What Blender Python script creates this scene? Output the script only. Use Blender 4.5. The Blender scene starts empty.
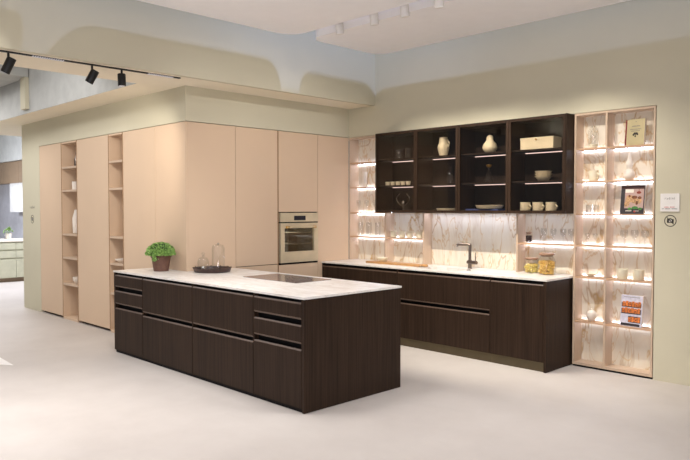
import bpy, math, random
from mathutils import Vector, Matrix, Euler
random.seed(7)
SC = bpy.context.scene
COL = SC.collection
PI = math.pi

# ------------------------------------------------------------------ materials
def lin(c):
    return tuple(((v/255)/12.92 if v/255 <= .04045 else ((v/255+.055)/1.055)**2.4) for v in c) + (1,)

class NT:
    def __init__(s, name):
        s.m = bpy.data.materials.new(name); s.m.use_nodes = True
        s.t = s.m.node_tree; s.t.nodes.clear()
        s.out = s.t.nodes.new('ShaderNodeOutputMaterial')
        s.b = s.t.nodes.new('ShaderNodeBsdfPrincipled')
        s.t.links.new(s.b.outputs[0], s.out.inputs[0])
    def n(s, kind, **k):
        nd = s.t.nodes.new(kind)
        for a, v in k.items(): setattr(nd, a, v)
        return nd
    def l(s, a, b): s.t.links.new(a, b)
    def pos(s, scale=(1,1,1), loc=(0,0,0)):
        g = s.n('ShaderNodeNewGeometry'); mp = s.n('ShaderNodeMapping')
        mp.inputs['Scale'].default_value = scale; mp.inputs['Location'].default_value = loc
        s.l(g.outputs['Position'], mp.inputs['Vector']); return mp.outputs[0]
    def noise(s, vec, scale, detail=4, rough=.55, dist=0):
        nz = s.n('ShaderNodeTexNoise'); nz.inputs['Scale'].default_value = scale
        nz.inputs['Detail'].default_value = detail; nz.inputs['Roughness'].default_value = rough
        nz.inputs['Distortion'].default_value = dist
        s.l(vec, nz.inputs['Vector']); return nz.outputs['Fac']
    def ramp(s, fac, stops):
        r = s.n('ShaderNodeValToRGB'); e = r.color_ramp.elements
        while len(e) < len(stops): e.new(.5)
        for i, (p, c) in enumerate(stops):
            e[i].position = p; e[i].color = c
        s.l(fac, r.inputs[0]); return r.outputs[0]
    def mix(s, fac, a, b, mode='MIX'):
        m = s.n('ShaderNodeMix', data_type='RGBA', blend_type=mode)
        for sock, v in ((m.inputs[0], fac), (m.inputs[6], a), (m.inputs[7], b)):
            if hasattr(v, 'is_linked') or hasattr(v, 'links'): s.l(v, sock)
            else: sock.default_value = v
        return m.outputs[2]
    def vein(s, vec, scale, width, dist=1.0, detail=5):
        f = s.noise(vec, scale, detail, .55, dist)
        a = s.n('ShaderNodeMath', operation='SUBTRACT'); s.l(f, a.inputs[0]); a.inputs[1].default_value = .5
        b = s.n('ShaderNodeMath', operation='ABSOLUTE'); s.l(a.outputs[0], b.inputs[0])
        c = s.n('ShaderNodeMapRange'); s.l(b.outputs[0], c.inputs[0])
        c.inputs[1].default_value = 0; c.inputs[2].default_value = width
        c.inputs[3].default_value = 1; c.inputs[4].default_value = 0
        return c.outputs[0]
    def mul(s, a, b):
        m = s.n('ShaderNodeMath', operation='MULTIPLY')
        s.l(a, m.inputs[0])
        if isinstance(b, (int, float)): m.inputs[1].default_value = b
        else: s.l(b, m.inputs[1])
        return m.outputs[0]

def plain(name, rgb, rough=.5, metal=0, spec=.5, var=.06, vs=6):
    t = NT(name); c = lin(rgb)
    f = t.noise(t.pos(), vs, 3)
    d = tuple(max(0, v*(1-var)) for v in c[:3]) + (1,); u = tuple(min(1, v*(1+var)) for v in c[:3]) + (1,)
    t.l(t.ramp(f, [(.35, d), (.65, u)]), t.b.inputs['Base Color'])
    t.b.inputs['Roughness'].default_value = rough; t.b.inputs['Metallic'].default_value = metal
    t.b.inputs['Specular IOR Level'].default_value = spec
    return t.m

def grain(name, lo, hi, sc=(60, 60, 1.6), rough=.5, spec=.3):
    t = NT(name); f = t.noise(t.pos(sc), 1.0, 6, .65)
    g = t.noise(t.pos((2.2, 2.2, .25)), 1.0, 2)
    c1 = t.ramp(f, [(.3, lin(lo)), (.7, lin(hi))])
    c2 = t.mix(t.mul(g, .35), c1, lin(tuple(v*.8 for v in lo)))
    t.l(c2, t.b.inputs['Base Color']); t.b.inputs['Roughness'].default_value = rough
    t.b.inputs['Specular IOR Level'].default_value = spec
    return t.m

def emit(name, rgb, s):
    t = NT(name); e = t.n('ShaderNodeEmission'); e.inputs[0].default_value = lin(rgb); e.inputs[1].default_value = s
    t.l(e.outputs[0], t.out.inputs[0]); return t.m

def glass(name, tint, ior=1.45, rough=.02, gl=1.0):
    t = NT(name)
    tr = t.n('ShaderNodeBsdfTransparent'); tr.inputs[0].default_value = tint + (1,)
    g = t.n('ShaderNodeBsdfGlossy'); g.inputs['Roughness'].default_value = rough
    fr = t.n('ShaderNodeLayerWeight'); fr.inputs[0].default_value = .5
    pw = t.n('ShaderNodeMath', operation='POWER'); t.l(fr.outputs['Facing'], pw.inputs[0]); pw.inputs[1].default_value = 3.0
    ad = t.n('ShaderNodeMath', operation='MULTIPLY_ADD'); t.l(pw.outputs[0], ad.inputs[0]); ad.inputs[1].default_value = .65; ad.inputs[2].default_value = .05
    m = t.n('ShaderNodeMixShader'); k = t.mul(ad.outputs[0], gl)
    t.l(k, m.inputs[0]); t.l(tr.outputs[0], m.inputs[1]); t.l(g.outputs[0], m.inputs[2])
    t.l(m.outputs[0], t.out.inputs[0]); return t.m

M = {}
M['wall'] = plain('wall_paint_olive', (207, 200, 175), .85, spec=.2, var=.02, vs=1.2)
M['white'] = plain('ceiling_paint_white', (250, 247, 246), .9, spec=.1, var=.01)
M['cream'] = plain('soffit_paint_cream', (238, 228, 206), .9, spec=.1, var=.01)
M['blush'] = plain('blush_matte_lacquer', (218, 191, 162), .55, spec=.3, var=.015, vs=1.5)
M['blush_edge'] = plain('blush_edge_brown', (160, 122, 88), .5)
M['gap'] = plain('shadow_gap_brown', (70, 52, 42), .8, spec=.1)
M['pinkwood'] = grain('pale_pink_ash', (204, 178, 152), (216, 192, 166), (40, 40, 1.4), .5)
M['pinkedge'] = grain('pale_ash_edge', (196, 158, 124), (208, 172, 140), (30, 30, 1.4), .5)
M['dark'] = grain('dark_stained_oak', (35, 25, 18), (66, 49, 37), (70, 70, 1.3), .5, .14)
M['litedge'] = grain('dark_oak_lit_edge', (84, 66, 54), (104, 84, 70), (70, 70, 1.3), .4, .4)  # lighter oak, the highlight on the chamfers put into the colour
M['black'] = plain('black_grip_channel', (10, 8, 8), .6, spec=.2)
M['interior'] = grain('dark_cabinet_interior', (34, 26, 22), (52, 40, 33), (60, 60, 1.3), .5)
M['bronze'] = plain('bronze_plinth', (98, 86, 62), .45, metal=.3)
M['trackblack'] = plain('matt_black_metal', (14, 14, 15), .5)
M['spotwhite'] = plain('white_lacquered_metal', (238, 234, 228), .5)
M['louvre'] = plain('white_louvre', (235, 235, 245), .5)
M['steel'] = plain('brushed_gunmetal', (120, 108, 98), .28, metal=1)
M['chrome'] = plain('polished_chrome', (225, 222, 215), .12, metal=1)
M['brass'] = plain('satin_brass', (190, 150, 80), .3, metal=.9)
M['ceramic'] = plain('cream_ceramic', (230, 221, 194), .45)
M['whiteceramic'] = plain('white_ceramic', (236, 226, 212), .4)
M['board'] = grain('oiled_board_wood', (176, 128, 76), (208, 164, 110), (6, 60, 60), .5)
M['lidwood'] = grain('lid_wood', (150, 116, 92), (176, 142, 116), (50, 50, 50), .5)
M['pasta'] = plain('dry_pasta_gold', (244, 208, 118), .5, var=.35, vs=60)
M['nuts'] = plain('pasta_twist_amber', (250, 190, 100), .5, var=.4, vs=60)
M['coffee'] = plain('dark_coffee_beans', (60, 36, 28), .6, var=.5, vs=150)
M['terracotta'] = plain('brown_clay_pot', (112, 80, 66), .75, var=.15, vs=25)
M['soil'] = plain('dark_soil', (40, 28, 20), .9)
M['tray'] = plain('dark_burr_wood_tray', (66, 46, 40), .35, var=.5, vs=40)
M['oven'] = plain('champagne_enamel', (214, 198, 166), .35, metal=.25)
M['ovendark'] = plain('oven_cavity', (92, 84, 70), .4, metal=.2)
M['display'] = plain('oven_display_black', (34, 34, 44), .15)
M['ink'] = plain('dark_print_ink', (48, 42, 36), .7)
M['greyink'] = plain('grey_print_ink', (128, 122, 112), .7)
M['red'] = plain('red_print_ink', (200, 60, 50), .7)
M['paper'] = plain('white_sign_panel', (240, 236, 230), .6)
M['pages'] = plain('book_pages', (235, 228, 214), .8)
M['bookcream'] = plain('cream_book_cover', (188, 174, 132), .6)
M['maroon'] = plain('maroon_book_spine', (120, 34, 30), .6)
M['bk_dark'] = plain('charcoal_cover', (52, 48, 52), .5)
M['bk_pink'] = plain('dusty_pink_cover', (190, 160, 150), .5)
M['bk_brown'] = plain('roast_brown_print', (128, 76, 44), .5, var=.5, vs=60)
M['bk_tan'] = plain('tan_food_print', (196, 156, 112), .5, var=.4, vs=70)
M['bk_green'] = plain('leaf_green_print', (70, 130, 60), .5, var=.4, vs=70)
M['bk_lilac'] = plain('pale_lilac_cover', (206, 202, 214), .5, var=.12, vs=40)
M['bk_orange'] = plain('orange_bake_print', (204, 116, 54), .5, var=.5, vs=80)
M['bk_red'] = plain('deep_red_print', (140, 52, 32), .5, var=.3, vs=60)
M['blue'] = plain('dark_blue_cloth', (60, 76, 130), .6)
M['farolive'] = plain('pale_olive_lacquer', (180, 178, 154), .5)
M['farbrown'] = plain('taupe_cabinet', (138, 116, 92), .5)
M['farwhite'] = plain('white_glass_panel', (232, 230, 226), .4)
M['farblue'] = plain('cool_grey_splashback', (212, 212, 218), .5)
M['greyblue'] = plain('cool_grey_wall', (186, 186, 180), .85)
M['glass'] = glass('clear_glass', (.985, .985, .98), 1.5, .02, 1.4)
M['jarglass'] = glass('jar_glass', (.99, .99, .985), 1.5, .02, .5)
M['pane'] = glass('smoked_glass_pane', (.90, .87, .83), 1.45, .02, .45)
M['ovenglass'] = glass('oven_door_glass', (.75, .72, .64), 1.5, .03, 1.2)
M['led'] = emit('cool_white_led', (222, 230, 255), 21)
M['ledpink'] = emit('dim_warm_led', (255, 226, 222), 1.9)
M['ledoven'] = emit('oven_lamp_glow', (255, 250, 235), 1.2)
M['bulb'] = emit('spot_lens_glow', (255, 236, 205), 6)

# leaves
t = NT('boxwood_leaf'); f = t.noise(t.pos(), 45, 3)
t.l(t.ramp(f, [(.3, lin((84, 124, 52))), (.5, lin((132, 172, 84))), (.72, lin((180, 212, 126)))]), t.b.inputs['Base Color'])
t.b.inputs['Roughness'].default_value = .5; M['leaf'] = t.m

# floor: pale resin with soft cloudy patches and very faint tile joints
t = NT('pale_resin_floor'); v = t.pos()
a = t.ramp(t.noise(v, 1.1, 6, .6), [(.3, lin((186, 178, 170))), (.7, lin((203, 196, 188)))])
g2 = t.noise(t.pos((1, 6, 1)), 1.6, 5, .6)
b = t.mix(t.mul(g2, .35), a, lin((196, 186, 178)))
t.l(b, t.b.inputs['Base Color']); t.b.inputs['Roughness'].default_value = .55; t.b.inputs['Specular IOR Level'].default_value = .3
M['floor'] = t.m

# worktop: white stone with faint tan streaks
t = NT('white_stone_worktop'); v = t.pos((1, 2.2, 1))
base = t.ramp(t.noise(v, 3, 5), [(.3, lin((228, 222, 214))), (.7, lin((242, 239, 234)))])
c = t.mix(t.mul(t.vein(v, 2.2, .06, 1.2), .30), base, lin((190, 172, 152)))
c = t.mix(t.mul(t.vein(t.pos((1, 2.5, 1), (4, 2, 0)), 6, .05, .6), .16), c, lin((190, 176, 160)))
t.l(c, t.b.inputs['Base Color']); t.b.inputs['Roughness'].default_value = .3; M['stone'] = t.m

# marble: cream with golden veins running diagonally
def marble(name, tint=(238, 230, 212), tint2=(226, 217, 200), offs=(0,0,0)):
    t = NT(name)
    g = t.n('ShaderNodeNewGeometry'); mp = t.n('ShaderNodeMapping')
    mp.inputs['Rotation'].default_value = (0, math.radians(38), 0); mp.inputs['Scale'].default_value = (2.1, 1, .75)
    mp.inputs['Location'].default_value = offs
    t.l(g.outputs['Position'], mp.inputs[0]); v = mp.outputs[0]
    base = t.ramp(t.noise(v, 2.4, 5, .6), [(.3, lin(tint2)), (.65, lin(tint))])
    k1 = t.mul(t.vein(v, 1.5, .020, .7, 3.5), t.ramp(t.noise(v, 1.1, 2), [(.35, (.2,)*3+(1,)), (.6, (1,)*4)]))
    c = t.mix(t.mul(k1, .85), base, lin((172, 132, 72)))
    k2 = t.vein(v, 3.0, .021, .5, 3)
    c = t.mix(t.mul(k2, .65), c, lin((204, 164, 94)))
    k3 = t.vein(v, 1.3, .09, 1.6, 3)
    c = t.mix(t.mul(k3, .16), c, lin((206, 176, 130)))
    t.l(c, t.b.inputs['Base Color']); t.b.inputs['Roughness'].default_value = .3
    return t.m
M['marble'] = marble('cream_gold_marble')

# ------------------------------------------------------------------ mesh builder
class MB:
    def __init__(s): s.v = []; s.f = []
    def add(s, vs, fs):
        o = len(s.v); s.v += [tuple(p) for p in vs]; s.f += [tuple(i+o for i in f) for f in fs]; return s
    def box(s, x0, x1, y0, y1, z0, z1, bev=0):
        if bev <= 0:
            return s.add([(x0,y0,z0),(x1,y0,z0),(x1,y1,z0),(x0,y1,z0),(x0,y0,z1),(x1,y0,z1),(x1,y1,z1),(x0,y1,z1)],
                         [(0,3,2,1),(4,5,6,7),(0,1,5,4),(1,2,6,5),(2,3,7,6),(3,0,4,7)])
        b = min(bev, abs(x1-x0)*.45, abs(y1-y0)*.45)
        pts = [(x0+b,y0),(x1-b,y0),(x1,y0+b),(x1,y1-b),(x1-b,y1),(x0+b,y1),(x0,y1-b),(x0,y0+b)]
        return s.prism(pts, z0, z1)
    def prism(s, pts, z0, z1):
        n = len(pts)
        vs = [(x,y,z0) for x,y in pts] + [(x,y,z1) for x,y in pts]
        return s.add(vs, [tuple(reversed(range(n))), tuple(range(n, 2*n))] + [(i,(i+1)%n,n+(i+1)%n,n+i) for i in range(n)])
    def extr_x(s, pts, x0, x1):          # pts in (y,z)
        n = len(pts)
        vs = [(x0,y,z) for y,z in pts] + [(x1,y,z) for y,z in pts]
        return s.add(vs, [tuple(range(n)), tuple(reversed(range(n, 2*n)))] + [(i,n+i,n+(i+1)%n,(i+1)%n) for i in range(n)])
    def extr_y(s, pts, y0, y1):          # pts in (x,z)
        n = len(pts)
        vs = [(x,y0,z) for x,z in pts] + [(x,y1,z) for x,z in pts]
        return s.add(vs, [tuple(range(n)), tuple(reversed(range(n, 2*n)))] + [(i,n+i,n+(i+1)%n,(i+1)%n) for i in range(n)])
    def lathe(s, prof, c=(0,0,0), n=28, closed=True):
        o = []; fs = []
        for r, z in prof:
            for k in range(n):
                a = 2*PI*k/n; o.append((c[0]+max(r,.0004)*math.cos(a), c[1]+max(r,.0004)*math.sin(a), c[2]+z))
        for j in range(len(prof)-1):
            for k in range(n):
                fs.append((j*n+k, j*n+(k+1)%n, (j+1)*n+(k+1)%n, (j+1)*n+k))
        if closed:
            fs.append(tuple(reversed(range(n)))); fs.append(tuple((len(prof)-1)*n+k for k in range(n)))
        return s.add(o, fs)
    def tube(s, path, r, n=12):
        P = [Vector(p) for p in path]; vs = []; fs = []
        rr = r if isinstance(r, (list, tuple)) else [r]*len(P)
        ref = Vector((0,0,1))
        for i, p in enumerate(P):
            d = (P[min(i+1,len(P)-1)] - P[max(i-1,0)]).normalized()
            if abs(d.dot(ref)) > .95: u = d.cross(Vector((1,0,0))).normalized()
            else: u = d.cross(ref).normalized()
            w = d.cross(u)
            for k in range(n):
                a = 2*PI*k/n; vs.append(p + (u*math.cos(a) + w*math.sin(a))*rr[i])
        for j in range(len(P)-1):
            for k in range(n): fs.append((j*n+k, j*n+(k+1)%n, (j+1)*n+(k+1)%n, (j+1)*n+k))
        fs.append(tuple(reversed(range(n)))); fs.append(tuple((len(P)-1)*n+k for k in range(n)))
        return s.add(vs, fs)
    def xf(s, mat, start=0):
        for i in range(start, len(s.v)): s.v[i] = tuple(mat @ Vector(s.v[i]))
        return s
    def build(s, name, mat, parent=None, smooth=False, local=False):
        """vertices are given in world coordinates unless local=True (then relative to the parent)"""
        me = bpy.data.meshes.new(name)
        off = Vector((0,0,0))
        if parent is not None and not local: off = world(parent)
        me.from_pydata([tuple(Vector(p)-off) for p in s.v], [], s.f)
        me.validate(); me.update()
        import bmesh
        bm = bmesh.new(); bm.from_mesh(me); bmesh.ops.recalc_face_normals(bm, faces=bm.faces); bm.to_mesh(me); bm.free()
        if smooth:
            for p in me.polygons: p.use_smooth = True
            try: me.set_sharp_from_angle(angle=math.radians(40))
            except Exception: pass
        me.materials.append(M[mat])
        o = bpy.data.objects.new(name, me); COL.objects.link(o)
        if parent is not None: o.parent = parent
        return o

def world(o):
    p = Vector(o.location)
    while o.parent: o = o.parent; p += Vector(o.location)
    return p

def tag(o, label, cat, group=None, kind=None):
    if label: o['label'] = label
    if cat: o['category'] = cat
    if group: o['group'] = group
    if kind: o['kind'] = kind
    return o
def thing(name, loc, label, cat, group=None, rz=0):
    o = bpy.data.objects.new(name, None); COL.objects.link(o); o.location = loc; o.rotation_euler = (0,0,rz)
    o.empty_display_size = .1
    return tag(o, label, cat, group)
def struct(name, mb, mat):
    o = mb.build(name, mat); o['kind'] = 'structure'; return o
def B(*a, **k): return MB().box(*a, **k)
def copy_tree(o, parent=None):
    c = o.copy(); COL.objects.link(c)
    if parent: c.parent = parent
    for ch in list(o.children): copy_tree(ch, c)
    return c
def settle(mb_obj_list): pass

# ------------------------------------------------------------------ key dimensions (metres)
WY = 6.44            # face of the sink wall
NB = 6.60            # back of the shelving niches
XT = -6.48           # face of the tall block that looks right
YT = 3.93            # face of the tall block that looks to the front
TOP = 2.55

# ------------------------------------------------------------------ the setting
struct('floor', B(-21, 3, -3, 8, -.1, 0), 'floor')
w = MB(); w.box(XT, 3, WY, 6.8, TOP+.005, 4.8); w.box(-2.452, 3, WY, 6.8, 0, TOP+.005); w.box(XT, -2.452, 6.625, 6.8, 0, TOP+.005)
struct('wall_back', w, 'wall')
w = MB(); w.box(-11.435, XT, YT, 6.8, TOP+.005, 2.94); w.box(-11.435, -10.70, YT, 6.8, 0, TOP+.005)
struct('wall_left', w, 'wall')
struct('wall_bulkhead', B(-6.06, -6.0, -3, WY, 2.930, 4.8), 'wall')
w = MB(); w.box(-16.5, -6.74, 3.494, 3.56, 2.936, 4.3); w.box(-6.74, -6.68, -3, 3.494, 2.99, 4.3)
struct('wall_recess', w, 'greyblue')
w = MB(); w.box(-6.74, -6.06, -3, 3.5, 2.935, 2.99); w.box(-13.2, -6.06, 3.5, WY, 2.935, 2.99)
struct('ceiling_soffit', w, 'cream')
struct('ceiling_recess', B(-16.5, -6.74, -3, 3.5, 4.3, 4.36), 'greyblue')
w = MB(); w.box(-14.2, -9.84, 3.1, 3.48, 3.43, 3.60)
struct('trim_1', w, 'greyblue')
struct('trim_2', B(-10.04, -9.86, 3.44, 3.5, 2.99, 3.43), 'wall')

def raft(x0, x1, y0, y1, z0, z1, r):
    pts = []
    for cx, cy, a0 in ((x1-r, y0+r, -90), (x1-r, y1-r, 0), (x0+r, y1-r, 90), (x0+r, y0+r, 180)):
        for k in range(9):
            a = math.radians(a0 + k*90/8); pts.append((cx+r*math.cos(a), cy+r*math.sin(a)))
    return MB().prism(pts, z0, z1)
struct('ceiling', raft(-5.78, 2.5, 2.66, 4.86, 3.5, 3.60, .22), 'white')
struct('ceiling', raft(-5.78, 2.5, -2.6, 2.46, 3.5, 3.60, .22), 'white')
struct('ceiling', raft(-5.74, 2.5, 5.07, 6.23, 3.5, 3.60, .18), 'white')

# ------------------------------------------------------------------ far kitchen beyond the end of the wall
struct('wall_far', B(-21, -14.6, 5.9, 6.1, 0, 4.0), 'farblue')
struct('ceiling_far', MB().box(-21, -13.2, 5.55, 5.9, 2.72, 4.2), 'greyblue')
r = thing('far_base_cabinet', (-15.8, 5.0, 0), 'pale olive base cabinet with drawers in the far kitchen', 'cabinet')
B(-16.1, -15.53, 3.2, 5.88, .09, .88).build('carcass', 'farolive', r)
B(-16.1, -15.60, 3.2, 5.88, 0, .09).build('plinth', 'farbrown', r)
for y0, y1 in ((3.6, 4.4), (4.41, 5.17), (5.18, 5.86)):
    for z0, z1 in ((.10, .50), (.53, .68), (.71, .85)):
        B(-15.53, -15.505, y0, y1, z0, z1).build('drawer', 'farolive', r)
tag(B(-16.12, -15.49, 3.2, 5.89, .88, .925).build('worktop', 'whiteceramic'), 'pale worktop on the far olive base cabinet', 'worktop')
r = thing('far_wall_cabinet', (-17, 5.75, 2.2), 'taupe wall cabinet high up in the far kitchen', 'cabinet')
B(-20, -15.4, 5.62, 5.9, 2.21, 2.71).build('carcass', 'farbrown', r)
for k in range(4): B(-20+k*1.15+.01, -20+(k+1)*1.15-.01, 5.6, 5.62, 2.20, 2.71).build('door', 'farbrown', r)
tag(B(-17.33, -15.5, 5.66, 5.9, 1.515, 2.2).build('hood_panel', 'farwhite'), 'white panel hood under the far taupe cabinet', 'hood')
r = thing('potted_herb', (-15.95, 5.17, .925), 'small green herb in a pot on the far worktop', 'plant')
MB().lathe([(.05,0),(.065,.12),(.06,.12),(.055,.02)], world(r)).build('pot', 'whiteceramic', r, True)
m = MB()
for k in range(160):
    a = random.uniform(0, 2*PI); e = random.uniform(0, 1); q = world(r)+Vector((.10*math.cos(a)*e, .10*math.sin(a)*e, .13+.13*math.sqrt(1-e*e)*random.uniform(.5,1)))
    u = Vector((random.gauss(0,1), random.gauss(0,1), random.gauss(0,1))).normalized()*.022; v_ = u.cross(Vector((0,0,1))).normalized()*.012
    m.add([q-u, q+v_, q+u, q-v_], [(0,1,2,3)])
m.build('foliage', 'leaf', r)
for k, (dy, lb) in enumerate(((-.16, 'nearest the corner of the far worktop'), (.2, 'beside the far potted herb'))):
    pass
tag(MB().lathe([(.05,0),(.05,.2),(.046,.2),(.046,.01)], (-15.75, 5.07, .925), closed=False).build('glass_jar', 'glass', None, True), 'clear glass jar standing on the far worktop', 'jar')

# ------------------------------------------------------------------ base cabinets with grip channels
def front(x0, x1, yf, z0, z1, name, mat, parent, ct=.012, cb=.012):
    """a drawer or door front with chamfered top and bottom grips, face at yf, looking towards -Y"""
    t_ = .024
    pts = [(yf, z0+cb), (yf+ct*.9, z0), (yf+t_, z0), (yf+t_, z1), (yf+ct*.9, z1), (yf, z1-ct)]
    o = MB().extr_x(pts, x0, x1).build(name, mat, parent)
    ed = MB()
    if ct: ed.extr_x([(yf-.0012, z1-ct), (yf-.0012, z1-ct-.006), (yf+.0001, z1-ct-.006), (yf+ct*.9, z1+.0006), (yf+ct*.9-.001, z1+.0012)], x0, x1)
    if cb: ed.extr_x([(yf-.0012, z0+cb+.004), (yf-.0012, z0+cb), (yf+ct*.9-.001, z0-.0012), (yf+ct*.9, z0-.0006), (yf+.0001, z0+cb+.004)], x0, x1)
    if ed.v: ed.build('edge_highlight', 'litedge', o)  # paler strips paint the highlight along the grip edges
    return o
def base_unit(name, x0, x1, yf, yb, rows, label, group, zpl, ztop=.893, cut=None, lefts=.008, rights=.008, plinth='black', plinset=.02):
    r = thing(name, ((x0+x1)/2, (yf+yb)/2, 0), label, 'cabinet', group)
    c = MB(); c.box(x0+.001, x0+lefts, yf+.002, yb, zpl, ztop); c.box(x1-rights, x1-.001, yf+.002, yb, zpl, ztop)
    c.box(x0+lefts, x1-rights, yf+.055, yb, zpl, cut or ztop)
    c.build('carcass', 'dark', r)
    B(x0+lefts, x1-rights, yf+.05, yf+.055, zpl+.02, ztop).build('grip_channel', 'black', r)
    B(x0+.001, x1-.001, yf+plinset, yb-.02, 0, zpl).build('plinth', plinth, r)
    for z0, z1, kind in rows:
        front(x0+lefts+.002, x1-rights-.002, yf, z0, z1, kind, 'dark', r, .007, .010 if z0 > .15 else .0)
    return r
R3 = [(.735, .866, 'drawer'), (.545, .690, 'drawer'), (.035, .500, 'door')]
R2 = [(.515, .866, 'drawer'), (.035, .480, 'drawer')]
IY0, IY1 = 3.411, 4.545
gi = 'cabinets of the kitchen island'
base_unit('island_cabinet', -7.146, -6.493, IY0, YT-.004, R3, 'dark oak island cabinet at the far left end, under the potted plant', gi, .03, lefts=.034)
base_unit('island_cabinet', -6.493, -5.527, IY0, YT-.004, R2, 'dark oak island cabinet with two deep drawers, second from the left end', gi, .03)
base_unit('island_cabinet', -5.527, -4.573, IY0, IY1, R2, 'dark oak island cabinet with two deep drawers, third from the left end', gi, .03)
base_unit('island_cabinet', -4.573, -3.952, IY0, IY1, R3, 'dark oak island cabinet with two shallow drawers next to the near end panel', gi, .03)
tag(B(-3.950, -3.926, IY0, IY1+.005, .004, .893).build('end_panel', 'dark'), 'large dark oak panel closing the near end of the island', 'panel')
tag(MB().prism([(-7.150,IY0-.004),(-3.920,IY0-.004),(-3.920,IY1+.012),(XT+.003,IY1+.012),(XT+.003,YT-.003),(-7.150,YT-.003)], .8935, .911).build('island_worktop', 'stone'), 'long white stone worktop on the dark island', 'worktop')

# cooktop
r = thing('induction_cooktop', (-5.14, 4.235, .911), 'flat glass induction cooktop set in the island worktop', 'cooktop')
B(-5.555, -4.725, 4.01, 4.46, .9112, .9150, bev=.004).build('glass_surface', 'display', r)
M['hob'] = plain('grey_mirror_hob', (120, 104, 100), .12, spec=1.0)
r.children[0].data.materials[0] = M['hob']
for cx, cy, rr in ((-5.36, 4.13, .07), (-5.36, 4.34, .09), (-4.95, 4.13, .09), (-4.95, 4.34, .07)):
    m = MB(); n = 36
    vs = []
    for q in (rr, rr-.003):
        for k in range(n): vs.append((cx+q*math.cos(2*PI*k/n), cy+q*math.sin(2*PI*k/n), .9154))
    m.add(vs, [(k, (k+1)%n, n+(k+1)%n, n+k) for k in range(n)]); m.build('cooking_zone', 'greyink', r)

# ------------------------------------------------------------------ sink run
SY0, SX1 = 5.935, -3.268
gs = 'base cabinets of the sink run'
base_unit('base_cabinet', -6.470, -5.176, SY0, 6.58, [(.543, .858, 'drawer'), (.10, .505, 'drawer')], 'dark oak base cabinet at the left end of the sink run', gs, .1, plinth='bronze', plinset=.035)
base_unit('base_cabinet', -5.176, -3.905, SY0, 6.58, [(.543, .858, 'drawer'), (.10, .505, 'drawer')], 'dark oak base cabinet with two wide drawers under the sink', gs, .1, cut=.84, plinth='bronze', plinset=.035)
base_unit('base_cabinet', -3.905, -3.296, SY0, 6.58, [(.10, .858, 'door')], 'dark oak base cabinet with one tall door under the pasta jars', gs, .1, plinth='bronze', plinset=.035)
tag(B(-3.294, -3.270, SY0, 6.58, .004, .893).build('end_panel', 'dark'), 'dark oak end panel of the sink run beside the lit shelf tower', 'panel')
kx0, kx1, ky0, ky1 = -5.02, -4.42, 6.03, 6.36
m = MB(); m.box(-6.474, kx0, SY0-.004, 6.598, .8935, .911); m.box(kx1, -3.262, SY0-.004, 6.598, .8935, .911)
m.box(kx0, kx1, SY0-.004, ky0, .8935, .911); m.box(kx0, kx1, ky1, 6.598, .8935, .911)
tag(m.build('sink_worktop', 'stone'), 'white stone worktop along the marble backsplash', 'worktop')
r = thing('kitchen_sink', ((kx0+kx1)/2, (ky0+ky1)/2, .72), 'white rectangular sink let into the worktop in front of the tap', 'sink')
m = MB(); q = .01
m.box(kx0, kx1, ky0, ky1, .895, .897) if False else None
m.box(kx0-q, kx0, ky0-q, ky1+q, .86, .893); m.box(kx1, kx1+q, ky0-q, ky1+q, .86, .893)
m.box(kx0, kx1, ky0-q, ky0, .86, .893); m.box(kx0, kx1, ky1, ky1+q, .86, .893); m.box(kx0-q, kx1+q, ky0-q, ky1+q, .85, .86)
m.build('basin', 'stone', r)
MB().lathe([(.035,0),(.035,.004),(.02,.006)], (-4.72, 6.2, .861)).build('drain', 'chrome', r, True)
tag(MB().lathe([(.024,0),(.026,.006),(.02,.012),(.003,.014)], (-4.36, 6.20, .911)).build('drain_button', 'chrome', None, True), 'small round pop-up drain button on the worktop right of the sink', 'button')

# tap
r = thing('kitchen_tap', (-4.487, 6.43, .911), 'gunmetal right-angled tap behind the sink', 'tap')
bx, by = -4.505, 6.43
MB().lathe([(.027,0),(.027,.008),(.021,.012),(.021,.10),(.017,.104),(.017,.275),(.015,.285)], (bx,by,.911)).build('tap_body', 'steel', r, True)
MB().tube([(bx+.008,by,1.182),(bx-.02,by-.01,1.186),(bx-.125,by-.05,1.186),(bx-.138,by-.055,1.178),(bx-.140,by-.056,1.162)], .0165).build('spout', 'steel', r, True)
o = MB().tube([(bx-.03,by,.985),(bx+.11,by-.03,.985)], .0205).build('mixer_arm', 'steel', r, True)
MB().tube([(bx+.095,by-.027,.99),(bx+.095,by-.027,1.10)], .005).build('lever', 'steel', o, True)

# ------------------------------------------------------------------ lit marble shelving
def led(x0, x1, z, parent, mat='led', y0=NB-.012, y1=NB-.002, h0=.019, h1=.003):
    B(x0, x1, y0, y1, z-h0, z+h1).build('led_strip', mat, parent)
TH = .017
# left shelf niche, from the tall block to the first glass cabinet
r = thing('lit_shelf_niche', (-6.15, 6.52, .912), 'pale ash wall shelving with marble back, left of the glass cabinets', 'shelving')
B(-6.474, -6.456, WY-.004, NB, .912, TOP).build('side_panel', 'pinkwood', r)
B(-6.456, -5.850, WY-.002, NB, TOP-.02, TOP).build('top_panel', 'pinkwood', r)
B(-5.832, -5.812, WY-.002, NB, .912, 1.542).build('upright', 'pinkwood', r)
B(-5.205, -5.185, WY-.002, NB, .912, 1.542).build('upright', 'pinkwood', r)
B(-6.474, -5.187, NB, NB+.02, .912, TOP).build('back_panel', 'marble', r)
for z in (2.212, 1.885, 1.548):
    x1 = -5.850
    s_ = B(-6.456, x1, WY, NB-.013, z-TH, z).build('shelf', 'pinkedge', r); led(-6.445, x1-.005, z-TH*.3, s_)
s_ = B(-6.456, -5.832, WY, NB-.013, 1.228-TH, 1.228).build('shelf', 'pinkedge', r); led(-6.445, -5.84, 1.228-TH*.3, s_)
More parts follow.
